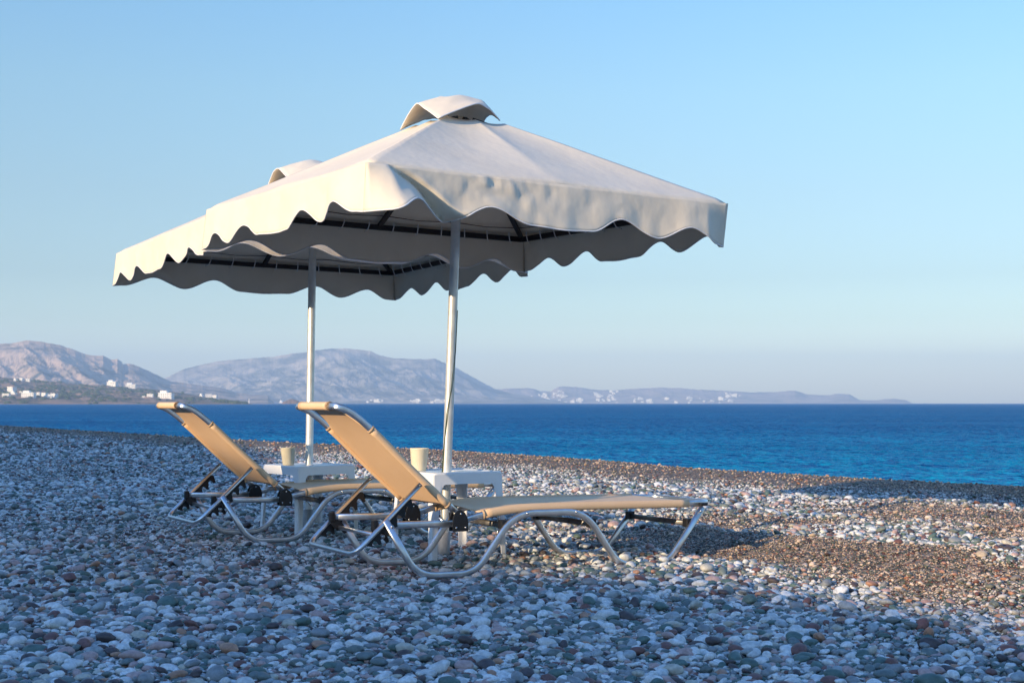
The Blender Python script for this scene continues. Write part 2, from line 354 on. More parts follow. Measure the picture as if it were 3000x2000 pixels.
class Range:
    def __init__(s, name, prof, Rr, Rs, seed, amp, mt, label, step=3.0, px0=None, px1=None, gl=60.0, rows=60, spur=0.25, pw=1.0):
        s.P = np.array(prof, float); s.Rr = Rr; s.Rs = Rs; s.seed = seed; s.amp = amp; s.gl = gl; s.spur = spur; s.pw = pw
        px = np.arange(s.P[0, 0], s.P[-1, 0] + step, step); f = np.concatenate([np.linspace(-0.04, 1, rows), np.linspace(1.03, 1.6, 10)])
        PX, FR = np.meshgrid(px, f, indexing='ij')
        X, Y, Z = s.at(PX, FR)
        nx, nf = X.shape
        v = np.stack([X, Y, Z], -1).reshape(-1, 3).tolist()
        i, j = np.meshgrid(np.arange(nx - 1), np.arange(nf - 1), indexing='ij')
        fc = np.stack([i * nf + j, (i + 1) * nf + j, (i + 1) * nf + j + 1, i * nf + j + 1], -1).reshape(-1, 4).tolist()
        s.o = link(name, v, fc, mt, smooth=False); tag(s.o, label, kind='structure')
    def at(s, px, f):
        px = np.asarray(px, float); f = np.asarray(f, float)
        H = CAMH + (HORI - np.interp(px, s.P[:, 0], s.P[:, 1])) / F * s.Rr - SEA
        H = H + (fbm(px / 14.0, px * 0 + 3.3, s.seed + 3, 4) - 0.5) * 3.0 / F * s.Rr * np.clip((H / (0.004 * s.Rr)), 0, 1)
        Y = s.Rs + (s.Rr - s.Rs) * f
        X = (px - 1500) / F * Y
        sk = px + f * s.gl * 1.5
        n = fbm(sk / s.gl, f * 2.0, s.seed, 6, ridged=True)
        g = np.clip(f, 0, 1) ** s.pw
        g = g * (1 - s.spur * 2.2 * (1 - n) * (1 - g) ** 0.6 ) + s.amp * (fbm(sk / s.gl * 4, f * 9, s.seed + 5, 4) - 0.5) * g * (1 - g)
        g = np.where(f > 1, 1 - (f - 1) * 1.5, g)
        Z = SEA + H * g
        Z = np.where(f < 0, SEA - 3, Z)
        return X, Y, Z
    def place(s, px, py):         # the point of the slope seen towards px, py
        f = np.linspace(0.0, 1, 160); X, Y, Z = s.at(np.full(160, px), f)
        yy = HORI - (Z - CAMH) / Y * F
        k = int(np.argmax(yy <= py)) if (yy <= py).any() else int(np.argmin(yy))
        return Vector((X[k], Y[k], Z[k]))

M['rockA'] = rock_mat('limestone_near', (0.50, 0.37, 0.29), (0.10, 0.11, 0.11), 0.006, 0.46, 25)
M['rockB'] = rock_mat('limestone_far', (0.46, 0.39, 0.33), (0.13, 0.14, 0.14), 0.003, 0.50, 40)
M['rockC'] = rock_mat('pale_hills', (0.52, 0.40, 0.34), (0.22, 0.22, 0.21), 0.004, 0.45, 30)
M['coast'] = rock_mat('coastal_scrub', (0.36, 0.22, 0.15), (0.075, 0.07, 0.055), 0.011, 0.50, 6)
PA = [(-700, 1120), (-400, 1060), (-150, 1015), (0, 1007), (31, 1005), (77, 997), (119, 1000), (176, 1011), (214, 1023), (249, 1037), (283, 1042), (302, 1041), (325, 1053), (344, 1051), (356, 1059), (360, 1067), (379, 1064), (402, 1072), (440, 1088), (478, 1107), (497, 1116), (555, 1124), (651, 1136), (689, 1149), (740, 1155), (785, 1158), (796, 1172), (806, 1182)]
PB = [(380, 1160), (440, 1130), (486, 1107), (536, 1082), (593, 1067), (643, 1057), (727, 1050), (804, 1044), (861, 1034), (892, 1032), (918, 1027), (970, 1021), (1020, 1020), (1084, 1027), (1110, 1040), (1148, 1048), (1224, 1052), (1275, 1050), (1295, 1059), (1339, 1078), (1377, 1100), (1415, 1121), (1453, 1140), (1500, 1152), (1600, 1168), (1680, 1182)]
PC = [(1300, 1176), (1380, 1150), (1453, 1140), (1491, 1138), (1545, 1136), (1568, 1140), (1583, 1145), (1614, 1146), (1637, 1132), (1690, 1133), (1729, 1140), (1797, 1144), (1836, 1139), (1920, 1135), (1989, 1136), (2065, 1142), (2161, 1146), (2199, 1149), (2270, 1148), (2330, 1143), (2360, 1154), (2423, 1158), (2449, 1152), (2487, 1154), (2519, 1171), (2560, 1172), (2615, 1167), (2653, 1171), (2675, 1182)]
PD = [(-900, 1060), (-300, 1090), (0, 1105), (77, 1111), (165, 1118), (230, 1126), (306, 1128), (402, 1136), (497, 1145), (574, 1158), (650, 1170), (727, 1180), (740, 1183)]
rA = Range('left_mountain', PA, 7000, 5000, 21, 0.5, M['rockA'], 'rugged pink and blue limestone mountain at the left edge of the bay', 3, gl=150, spur=0.44)
rB = Range('middle_mountain', PB, 11500, 8800, 44, 0.5, M['rockB'], 'broad hazy mountain behind the two parasol poles', 3, gl=170, spur=0.55)
rC = Range('low_hills', PC, 13500, 12000, 63, 0.4, M['rockC'], 'low hazy hills with a white town to the right of the poles', 3, gl=70, spur=0.3)
rD = Range('wooded_headland', PD, 4400, 3100, 87, 0.35, M['coast'], 'low brown and green headland with white houses at far left', 2.5, gl=60, spur=0.2, rows=70, pw=0.8)

# rocky islet
bm = bmesh.new(); bmesh.ops.create_icosphere(bm, subdivisions=4, radius=1)
for v in bm.verts:
    k = 1 + 0.5 * (float(fbm(np.array(v.co.x * 2 + 9), np.array(v.co.y * 2 + v.co.z * 2 + 4), 2, 4)) - 0.5)
    v.co = Vector((v.co.x * 130 * k, v.co.y * 60, v.co.z * 42 * k * (1 - 0.25 * abs(v.co.x))))
p = ray(856, 1181, 7800)
isl = from_bm('islet', bm, rock_mat('islet_rock', (0.20, 0.12, 0.09), (0.08, 0.06, 0.05), 0.02, 0.45, 5)); isl.location = (p.x * 0.62, 7800 * 0.62, SEA)
isl.scale = (0.26, 0.3, 0.42)
tag(isl, 'small reddish rocky islet just left of the rear parasol pole', kind='structure')

# houses
def house_mesh(wd, dp, ht, two):
    bm = bmesh.new(); fm = []
    def box(x0, x1, y0, y1, z0, z1, mi=0):
        vs = [bm.verts.new(c) for c in ((x0, y0, z0), (x1, y0, z0), (x1, y1, z0), (x0, y1, z0), (x0, y0, z1), (x1, y0, z1), (x1, y1, z1), (x0, y1, z1))]
        for f in ((0, 1, 5, 4), (1, 2, 6, 5), (2, 3, 7, 6), (3, 0, 4, 7), (4, 5, 6, 7)):
            q = bm.faces.new([vs[i] for i in f]); q.material_index = mi
    box(0, wd, 0, dp, -3, ht)
    box(-0.25, wd + 0.25, -0.25, dp + 0.25, ht, ht + 0.5)
    if two: box(wd * 0.1, wd * 0.6, dp * 0.2, dp * 0.9, ht + 0.5, ht + 3.2)
    nw = max(2, int(wd / 3))
    for s in range(1 if ht < 4.5 else 2):
        for k in range(nw):
            cx = wd * (k + 0.5) / nw; z = 1.0 + s * 3.0
            box(cx - 0.55, cx + 0.55, -0.12, 0.02, z, z + 1.3, 1)
    me = bpy.data.meshes.new('house'); bm.to_mesh(me); bm.free()
    me.materials.append(M['wall']); me.materials.append(M['pane'])
    return me
M['wall'] = mat('whitewash', (0.80, 0.77, 0.72), 0.8, vary=(0.4, 0.05)); M['pane'] = mat('window_glass', (0.05, 0.06, 0.07), 0.2)
HM = [house_mesh(*a) for a in ((9, 8, 3.4, True), (13, 8, 6.2, False), (7, 7, 3.2, False), (18, 9, 6.4, True), (10, 8, 6.3, False))]
def add_house(rg, px, py, sc_, mi, label, group, cat='house'):
    p = rg.place(px, py)
    o = bpy.data.objects.new('house', HM[mi]); COL.objects.link(o)
    o.location = p; o.scale = (sc_, sc_, sc_); o.rotation_euler = (0, 0, random.uniform(-0.5, 0.3))
    tag(o, label, cat, group)
G1 = 'white houses on the headland at far left'
hl = [ (39, 1115, 1.1, 0, 'white house with upper room, leftmost of the three high on the headland'),
 (57, 1115, 1.2, 4, 'white house, middle of the three high on the headland'),
 (75, 1117, 1.3, 4, 'white house, rightmost of the three high on the headland'),
 (21, 1147, 1.9, 4, 'largest square white house above the shore at the left edge'),
 (6, 1163, 1.3, 1, 'low white house at the very left edge of the photo'),
 (30, 1156, 1.4, 0, 'white house just below the largest square one'),
 (57, 1150, 1.0, 2, 'small white cube house standing alone above the shore row'),
 (62, 1164, 1.7, 3, 'long cream building in the shore row'),
 (78, 1158, 1.2, 4, 'narrow white house right of the long cream building'),
 (100, 1161, 1.4, 4, 'first white house of the close row near the shore'),
 (110, 1161, 1.2, 0, 'second white house of the close row near the shore'),
 (121, 1161, 1.3, 4, 'third white house of the close row near the shore'),
 (129, 1163, 1.2, 2, 'fourth white house of the close row near the shore'),
 (138, 1164, 1.2, 0, 'fifth white house of the close row near the shore'),
 (148, 1164, 1.4, 4, 'last white house at the right end of the close row'),
 (313, 1129, 1.8, 3, 'long white hotel on the skyline of the headland'),
 (368, 1136, 1.7, 3, 'wide cream building right of the skyline hotel'),
 (416, 1164, 1.1, 2, 'small white house left of the low shore cluster'),
 (430, 1163, 1.2, 1, 'pale house in the middle of the low shore cluster'),
 (463, 1166, 2.0, 3, 'large cream block at the low shore above the lounger'),
 (487, 1161, 1.1, 0, 'small white house right of the large cream block'),
 (584, 1160, 1.2, 0, 'white house, leftmost of the three at the headland tip'),
 (602, 1161, 1.5, 1, 'white house, middle of the three at the headland tip'),
 (622, 1163, 1.4, 4, 'white house, rightmost of the three at the headland tip')]
for a in hl: add_house(rD, a[0], a[1], a[2], a[3], a[4], G1)
G2 = 'white town buildings across the bay'
CLAB = ['dense cluster at the water just right of the front parasol pole', 'cluster climbing up the slope left of the highest low hill', 'high group near the crest of the highest low hill', 'row at the water below the highest low hill',
        'scattered group on the slope right of the highest low hill', 'small cluster at the water on the low hills right of centre', 'high group under the flat right-hand hills', 'thin scatter along the water toward the right end of the hills',
        'few at the water close to the right of the front pole', 'pair of low groups at the water left of the front pole', 'few at the water midway between the poles and the mountain tip', 'last few at the water just left of the front pole', 'thin line at the water around the rear pole']
cl = [(rC, 1449, 1533, 1162, 1180, 26), (rC, 1553, 1602, 1158, 1180, 22), (rC, 1614, 1656, 1149, 1166, 14), (rC, 1633, 1702, 1171, 1180, 14),
      (rC, 1740, 1817, 1144, 1180, 26), (rC, 1851, 1912, 1168, 1181, 14), (rC, 2115, 2180, 1152, 1166, 10), (rC, 1920, 2160, 1168, 1181, 16),
      (rC, 1390, 1450, 1176, 1181, 10), (rB, 1070, 1122, 1174, 1180, 8), (rB, 1195, 1225, 1176, 1181, 5), (rB, 1250, 1300, 1175, 1181, 7), (rB, 760, 890, 1177, 1181, 9)]
for ci_, (rg, x0, x1, y0, y1, nn) in enumerate(cl):
    for k in range(nn):
        add_house(rg, random.uniform(x0, x1), y1 - (y1 - y0) * random.random() ** 1.3, random.uniform(1.4, 3.0), random.randrange(5),
                  'tiny white building, ' + CLAB[ci_], G2, 'building')
# beacon tower
p = ray(730, 1181, 4600)
bm = bmesh.new(); bmesh.ops.create_cone(bm, cap_ends=True, segments=12, radius1=2.0, radius2=1.2, depth=19, matrix=Matrix.Translation((0, 0, 9.5)))
tw = empty('beacon', (p.x, 4600, SEA)); tag(tw, 'thin white beacon tower at the tip of the headland', 'beacon')
from_bm('tower', bm, M['wall'], tw)
bm = bmesh.new(); bmesh.ops.create_cone(bm, cap_ends=True, segments=12, radius1=2.0, radius2=0.4, depth=3, matrix=Matrix.Translation((0, 0, 20.5)))
from_bm('lantern', bm, M['pane'], tw)

# scrub on the headland: countless bushes, one object
sv = []; sf = []
ico = bmesh.new(); bmesh.ops.create_icosphere(ico, subdivisions=1, radius=1)
iv = [v.co.copy() for v in ico.verts]; fi = [[v.index for v in f.verts] for f in ico.faces]; ico.free()
for k in range(1100):
    px = random.uniform(-250, 725); f = random.random() ** 0.8
    if fbm(np.array(px / 40), np.array(f * 5), 5, 3) < 0.46: continue
    X, Y, Z = rD.at(px, f)
    if f > 0.9 and random.random() < 0.5: continue
    r = random.uniform(2.5, 6); b0 = len(sv)
    for c in iv:
        j = random.uniform(0.75, 1.25); sv.append((float(X) + c.x * r * j * 1.6, float(Y) + c.y * r * j, float(Z) + 0.3 * r + c.z * r * j * 0.75))
    sf += [[b0 + q for q in t] for t in fi]
scrub = link('shrubs', sv, sf, mat('shrub_green', (0.035, 0.055, 0.028), 0.9, vary=(0.05, 0.4)), smooth=False)
tag(scrub, 'dark green shrubs dotted over the low headland', 'shrubs', kind='stuff')

# ------------------------------------------------------------------ tubes
def fillet(pts, rads, n=6):
    out = [Vector(pts[0])]
    for i in range(1, len(pts) - 1):
        a, b, c = Vector(pts[i - 1]), Vector(pts[i]), Vector(pts[i + 1]); r = rads[i] if isinstance(rads, (list, tuple)) else rads
        d1 = (a - b); d2 = (c - b)
        r1 = min(r, d1.length * 0.49, d2.length * 0.49)
        p0 = b + d1.normalized() * r1; p2 = b + d2.normalized() * r1
        for k in range(n + 1):
            t = k / n; out.append(p0 * (1 - t) ** 2 + b * 2 * t * (1 - t) + p2 * t * t)
    out.append(Vector(pts[-1])); return out
def circ(r, n=10, ry=None):
    ry = ry or r
    return [(r * math.cos(2 * PI * k / n), ry * math.sin(2 * PI * k / n)) for k in range(n)]
def groove(w_, h_):         # tall oval tube with two grooves on its flanks; (width across, height)
    pr = []
    for k in range(28):
        t = 2 * PI * k / 28; c, s_ = math.cos(t), math.sin(t)
        x = w_ / 2 * (abs(c) ** 0.7) * (1 if c >= 0 else -1); y = h_ / 2 * (abs(s_) ** 0.8) * (1 if s_ >= 0 else -1)
        d = 0.0028 * math.exp(-((abs(y) - h_ * 0.07) / (h_ * 0.055)) ** 2) * (1 if abs(c) > 0.5 else 0)
        x -= d * (1 if x > 0 else -1); pr.append((x, y))
    return pr
def sweep(pts, prof, side=None, cap=True, scale=None):
    pts = [Vector(p) for p in pts]; n = len(pts); m = len(prof)
    T = []
    for i in range(n):
        a = pts[max(0, i - 1)]; b = pts[min(n - 1, i + 1)]; t = (b - a)
        T.append(t.normalized() if t.length > 1e-9 else Vector((0, 0, 1)))
    B = Vector(side) if side else T[0].orthogonal()
    B = (B - T[0] * B.dot(T[0])).normalized()
    vs = []
    for i in range(n):
        if i: q = T[i - 1].rotation_difference(T[i]); B = q @ B
        B = (B - T[i] * B.dot(T[i])).normalized(); N = T[i].cross(B)
        sc_ = scale[i] if scale else 1
        for x, y in prof: vs.append(pts[i] + B * x * sc_ + N * y * sc_)
    fs = []
    for i in range(n - 1):
        for k in range(m):
            k2 = (k + 1) % m; fs.append((i * m + k, i * m + k2, (i + 1) * m + k2, (i + 1) * m + k))
    if cap: fs.append(tuple(range(m))[::-1]); fs.append(tuple((n - 1) * m + k for k in range(m)))
    return vs, fs
def merge(parts):
    V_, F_ = [], []
    for v, f in parts:
        b = len(V_); V_ += list(v); F_ += [tuple(b + i for i in q) for q in f]
    return V_, F_
def boxm(x0, x1, y0, y1, z0, z1):
    return ([(x0, y0, z0), (x1, y0, z0), (x1, y1, z0), (x0, y1, z0), (x0, y0, z1), (x1, y0, z1), (x1, y1, z1), (x0, y1, z1)],
            [(0, 3, 2, 1), (4, 5, 6, 7), (0, 1, 5, 4), (1, 2, 6, 5), (2, 3, 7, 6), (3, 0, 4, 7)])
def slab(outline, y0, y1):       # outline in (x, z), extruded in y
    n = len(outline); v = [(x, y0, z) for x, z in outline] + [(x, y1, z) for x, z in outline]
    f = [tuple(range(n)), tuple(range(2 * n - 1, n - 1, -1))]
    f += [(k, k + n, (k + 1) % n + n, (k + 1) % n) for k in range(n)]
    return v, f

# ------------------------------------------------------------------ sun lounger
W = 0.64
def lounger():
    root = empty('sun_lounger', (0, 0, 0))
    GP = groove(0.024, 0.036)
    def side_leg(y):
        p = [(-0.175, y, 0.30), (0.0, y, 0.018), (0.33, y, 0.016), (0.555, y, 0.318), (0.985, y, 0.318), (1.21, y, 0.018), (1.525, y, 0.018), (1.765, y, 0.325)]
        return sweep(fillet(p, [0, .10, .10, .12, .12, .09, .09, 0], 8), GP, (0, 1, 0))
    for y in (0, W):
        link('side_frame', *side_leg(y), M['alu'], root)
    yo = 0.034      # the seat rail runs inside the side frames
    def seat_pts():
        a = []
        for s, z in ((0.24, 0.275), (0.40, 0.318), (0.60, 0.343), (1.0, 0.347), (1.86, 0.345)): a.append((s, yo, z))
        b = [(s, W - yo, z) for s, y, z in a][::-1]
        return a, b
    a, b = seat_pts()
    link('seat_frame', *sweep(fillet(a + b, [0, .05, .08, .1, .10, .10, .1, .08, .05, 0], 6), groove(0.024, 0.034), (0, 1, 0)), M['alu'], root)
    for y in (yo, W - yo):
        link('lower_rail', *sweep([(-0.21, y, 0.272), (0.25, y, 0.272)], GP, (0, 1, 0)), M['alu'], root)
        e = link('end_cap', *boxm(-0.232, -0.205, y - 0.018, y + 0.018, 0.248, 0.302), M['black'], root, smooth=False)
        m_ = e.modifiers.new('b', 'BEVEL'); m_.width = 0.006; m_.segments = 2
        # hooked plate that carries the support bar
        hk = [(-0.235, 0.262), (-0.19, 0.262), (-0.155, 0.235), (-0.135, 0.190), (-0.150, 0.185), (-0.168, 0.205), (-0.190, 0.200), (-0.205, 0.215), (-0.225, 0.235)]
        ys = y + (0.006 if y < W / 2 else -0.012)
        link('hook_plate', *slab(hk, ys, ys + 0.006), M['black'], root, smooth=False)
        # black hinge bracket, one cheek each side of the tubes
        ol = [(0.205, 0.232), (0.29, 0.232), (0.292, 0.27), (0.286, 0.305), (0.272, 0.328), (0.250, 0.342), (0.232, 0.340), (0.213, 0.322), (0.204, 0.30), (0.202, 0.268)]
        br = link('hinge_bracket', *merge([slab(ol, y - 0.024, y - 0.017), slab(ol, y + 0.017, y + 0.024)]), M['black'], root, smooth=False)
        mb = br.modifiers.new('b', 'BEVEL'); mb.width = 0.002; mb.segments = 2
        for (s, z) in ((0.222, 0.252), (0.274, 0.252), (0.247, 0.322)):
            link('rivet', *sweep([(s, y - 0.028, z), (s, y - 0.022, z)], circ(0.0042, 8)), M['steel'], br)
            link('rivet', *sweep([(s, y + 0.022, z), (s, y + 0.028, z)], circ(0.0042, 8)), M['steel'], br)
    # bolts on the side frames
    for y, dy in ((0, -1), (W, 1)):
        for s, z in ((-0.145, 0.268), (0.625, 0.318), (0.925, 0.318), (1.745, 0.305)):
            link('bolt', *sweep([(s, y + dy * 0.008, z), (s, y + dy * 0.016, z)], circ(0.0068, 8)), M['steel'], root)
    # dark braces between the legs with black end shoes
    for (s, z, s2) in ((0.505, 0.255, 0.505), (1.045, 0.248, 1.045), (1.685, 0.235, 1.685)):
        br = link('cross_brace', *sweep([(s, 0.045, z), (s, W - 0.045, z)], [(x * 1.2, y_) for x, y_ in groove(0.022, 0.030)], (1, 0, 0)), M['darkalu'], root)
        for y0, y1 in ((0.008, 0.055), (W - 0.055, W - 0.008)):
            c = link('shoe', *boxm(s - 0.020, s + 0.020, y0, y1, z - 0.020, z + 0.028), M['black'], br, smooth=False)
            mb = c.modifiers.new('b', 'BEVEL'); mb.width = 0.005; mb.segments = 2
    # foot caps
    for y in (0, W):
        link('top_cap', *boxm(1.752, 1.79, y - 0.014, y + 0.036 if y == 0 else y + 0.014, 0.334, 0.350), M['black'], root, smooth=False)
    # backrest: closed U tube curving back at its head
    prof = [(0.245, 0.318), (0.165, 0.385), (-0.03, 0.555), (-0.215, 0.725), (-0.30, 0.795), (-0.355, 0.834), (-0.405, 0.856)]
    ya = yo + 0.004
    pts = [(s, ya, z) for s, z in prof[:-1]] + [(-0.428, ya + 0.0, 0.860), (-0.428, W - ya - 0.0, 0.860)] + [(s, W - ya, z) for s, z in prof[:-1][::-1]]
    rad = [0, .03, .06, .08, .08, .03, .12, .12, .03, .08, .08, .06, .03, 0]
    link('back_frame', *sweep(fillet(pts, rad, 6), groove(0.023, 0.033), (0, 1, 0)), M['alu'], root)
    # cloth of the backrest
    sc_pts = fillet([(s, 0, z) for s, z in prof], [0, .03, .06, .08, .08, .06, 0], 6)
    L = [0]
    for i in range(1, len(sc_pts)): L.append(L[-1] + (sc_pts[i] - sc_pts[i - 1]).length)
    def at(l):
        l = min(max(l, 0), L[-1])
        for i in range(1, len(L)):
            if l <= L[i]: return sc_pts[i - 1].lerp(sc_pts[i], (l - L[i - 1]) / (L[i] - L[i - 1] + 1e-9))
        return sc_pts[-1]
    l0 = 0.07; l1 = L[-1] + 0.005; ls = 0.655    # sleeve part ends at ls
    v_, f_ = [], []; NR, NC = 40, 22
    for i in range(NR + 1):
        l = l0 + (l1 - l0) * i / NR; p = at(l)
        if l < ls: hw = W / 2 - ya
        else:
            t = (l - ls) / (l1 - ls); hw = (W / 2 - ya) - 0.030 - 0.075 * (math.sin(min(t, 1) * PI / 2) ** 0.7)
        for j in range(NC + 1):
            u = j / NC * 2 - 1
            sag = 0.012 * (1 - u * u) * math.sin(PI * min(1, i / NR))
            lo = 0.035 * (1 - u * u) if i == 0 else 0          # bottom edge bows
            q = at(l - 0) if not lo else at(l + lo * 0)
            v_.append((q.x + sag * 0.5, W / 2 + u * hw, q.z - sag * 0.6))
    for i in range(NR):
        for j in range(NC):
            a_ = i * (NC + 1) + j; f_.append((a_, a_ + 1, a_ + NC + 2, a_ + NC + 1))
    bc = link('back_cloth', v_, f_, M['cloth'], root)
    so_ = bc.modifiers.new('s', 'SOLIDIFY'); so_.thickness = 0.003; so_.offset = 0
    big = groove(0.033, 0.043)
    for y in (ya, W - ya):
        pp = [at(l0 + 0.0 + (ls - l0) * k / 14) for k in range(15)]
        sl = link('sleeve', *sweep([(q.x, y, q.z) for q in pp], circ(0.0145, 14, 0.0195), (0, 1, 0)), M['cloth'], bc)
        for k in (0, 14):
            q = pp[k]; q2 = pp[1] if k == 0 else pp[13]
            dd = (q2 - q).normalized() * 0.012
            link('binding', *sweep([(q.x, y, q.z), (q.x + dd.x, y, q.z + dd.z)], circ(0.0165, 14, 0.0212), (0, 1, 0)), M['trim'], bc)
    # head pad sleeve round the cross bar
    hp = [(-0.428, 0.125 + (W - 0.25) * k / 8, 0.860) for k in range(9)]
    link('head_sleeve', *sweep(hp, circ(0.0225, 14, 0.0215), (1, 0, 0)), M['cloth'], bc)
    for e in (0, 8):
        q = hp[e]; d = 0.010 if e == 0 else -0.010
        link('binding', *sweep([q, (q[0], q[1] + d, q[2])], circ(0.024, 14, 0.023), (1, 0, 0)), M['trim'], bc)
    # seat cloth
    sp = fillet([(s, 0, z) for s, z in ((0.24, 0.275), (0.40, 0.318), (0.60, 0.343), (1.0, 0.347), (1.86, 0.345))], [0, .05, .08, .1, 0], 6)
    def zs(s):
        for i in range(1, len(sp)):
            if s <= sp[i].x: t = (s - sp[i - 1].x) / (sp[i].x - sp[i - 1].x + 1e-9); return sp[i - 1].z * (1 - t) + sp[i].z * t
        return sp[-1].z
    v_, f_ = [], []; NR, NC = 48, 22; s0, s1 = 0.385, 1.69
    for i in range(NR + 1):
        for j in range(NC + 1):
            u = j / NC * 2 - 1
            st = s0 + 0.10 * (1 - u * u) ** 0.5 * (1 if True else 0) * -0.6
            s = st + (s1 - st) * i / NR
            z = zs(max(s, 0.36)) + 0.010
            mid = math.sin(PI * i / NR)
            v_.append((s, W / 2 + u * (W / 2 - yo), z + 0.004 - 0.012 * (1 - u * u) * mid + (0.03 * (1 - i / 5) * (1 - u * u) if i < 5 else 0)))
    for i in range(NR):
        for j in range(NC):
            a_ = i * (NC + 1) + j; f_.append((a_, a_ + 1, a_ + NC + 2, a_ + NC + 1))
    scl = link('seat_cloth', v_, f_, M['cloth'], root)
    so_ = scl.modifiers.new('s', 'SOLIDIFY'); so_.thickness = 0.003; so_.offset = 0
    for y in (yo, W - yo):
        ss = [s0 + (s1 - s0) * k / 24 for k in range(25)]
        link('sleeve', *sweep([(s, y, zs(s)) for s in ss], circ(0.0150, 14, 0.0225), (0, 1, 0)), M['cloth'], scl)
        link('binding', *sweep([(ss[0], y, zs(ss[0])), (ss[0] + 0.012, y, zs(ss[0] + .012))], circ(0.0168, 14, 0.0242), (0, 1, 0)), M['trim'], scl)
    # support bar: U of round tube from the backrest down to its own cross bar
    y1, y2 = 0.004, W - 0.004
    arm = [(0.015, y1, 0.475), (-0.335, y1, 0.135), (-0.335, y2, 0.135), (0.015, y2, 0.475)]
    fa = fillet(arm, [0, .07, .07, 0], 8)
    link('support_bar', *sweep(fa, circ(0.0125, 12)), M['alu'], root)
    for y in (y1, y2):
        link('pivot', *sweep([(0.010, y - 0.016, 0.470), (0.010, y + 0.016, 0.470)], circ(0.006, 8)), M['darkalu'], root)
    # cross bar on which the teeth rest
    link('rest_bar', *sweep([(-0.178, 0.02, 0.218), (-0.178, W - 0.02, 0.218)], circ(0.011, 12)), M['alu'], root)
    # ratchet plates: a strip below each arm with downward hooks
    dx, dz = (0.35, 0.34); ln = math.hypot(dx, dz); ux, uz = dx / ln, dz / ln
    px_, pz_ = uz, -ux
    up = []; lo = []
    A0 = Vector((-0.27, 0, 0.198)); Lr = 0.30; nt_ = 5
    def pt(a, d): return (A0.x + ux * a + px_ * d, A0.z + uz * a + pz_ * d)
    ol = [pt(0.0, 0.006), pt(Lr, 0.006), pt(Lr + 0.012, 0.02)]
    for k in range(nt_ - 1, -1, -1):
        a = (k + 1) * Lr / nt_; w1 = Lr / nt_
        ol += [pt(a - w1 * 0.05, 0.050), pt(a - w1 * 0.22, 0.066), pt(a - w1 * 0.42, 0.060), pt(a - w1 * 0.38, 0.040), pt(a - w1 * 0.52, 0.026), pt(a - w1 * 0.78, 0.030), pt(a - w1 * 0.92, 0.044)]
    ol += [pt(-0.015, 0.016)]
    for y in (y1 + 0.004, y2 - 0.010):
        link('ratchet', *slab(ol, y, y + 0.006), M['black'], root, smooth=False)
    return root

def copy_tree(o, parent=None):
    c = o.copy(); COL.objects.link(c); c.parent = parent
    for ch in o.children: copy_tree(ch, c)
    return c
lg = lounger()
lg2 = copy_tree(lg)
pitch = 0.016
lg.location = (-0.476, 6.82, 0.0); lg.rotation_euler = (0, pitch, math.radians(29))
lg2.location = (-1.652, 8.564, 0.0); lg2.rotation_euler = (0, pitch, math.radians(30))
tag(lg, 'near sun lounger with raised tan backrest beside the front parasol pole', 'sun lounger', 'tan cloth sun loungers')
tag(lg2, 'rear sun lounger with raised tan backrest, farther left', 'sun lounger', 'tan cloth sun loungers')
# partner loungers on the far side of each table (feet peep out beside the table legs)

# ------------------------------------------------------------------ parasols
HA, HB = 1.131, 1.023
def valance_drop(t):      # scallop depth along one side
    xs = [0.0, 0.03, 0.10, 0.205, 0.30, 0.41, 0.50, 0.575, 0.665, 0.775, 0.875, 0.97, 1.0]
    ds = [0.235, 0.232, 0.160, 0.235, 0.155, 0.228, 0.238, 0.230, 0.150, 0.232, 0.158, 0.228, 0.235]
    for i in range(1, len(xs)):
        if t <= xs[i]:
            k = (t - xs[i - 1]) / (xs[i] - xs[i - 1]); k = k * k * (3 - 2 * k)
            return ds[i - 1] * (1 - k) + ds[i] * k
    return ds[-1]

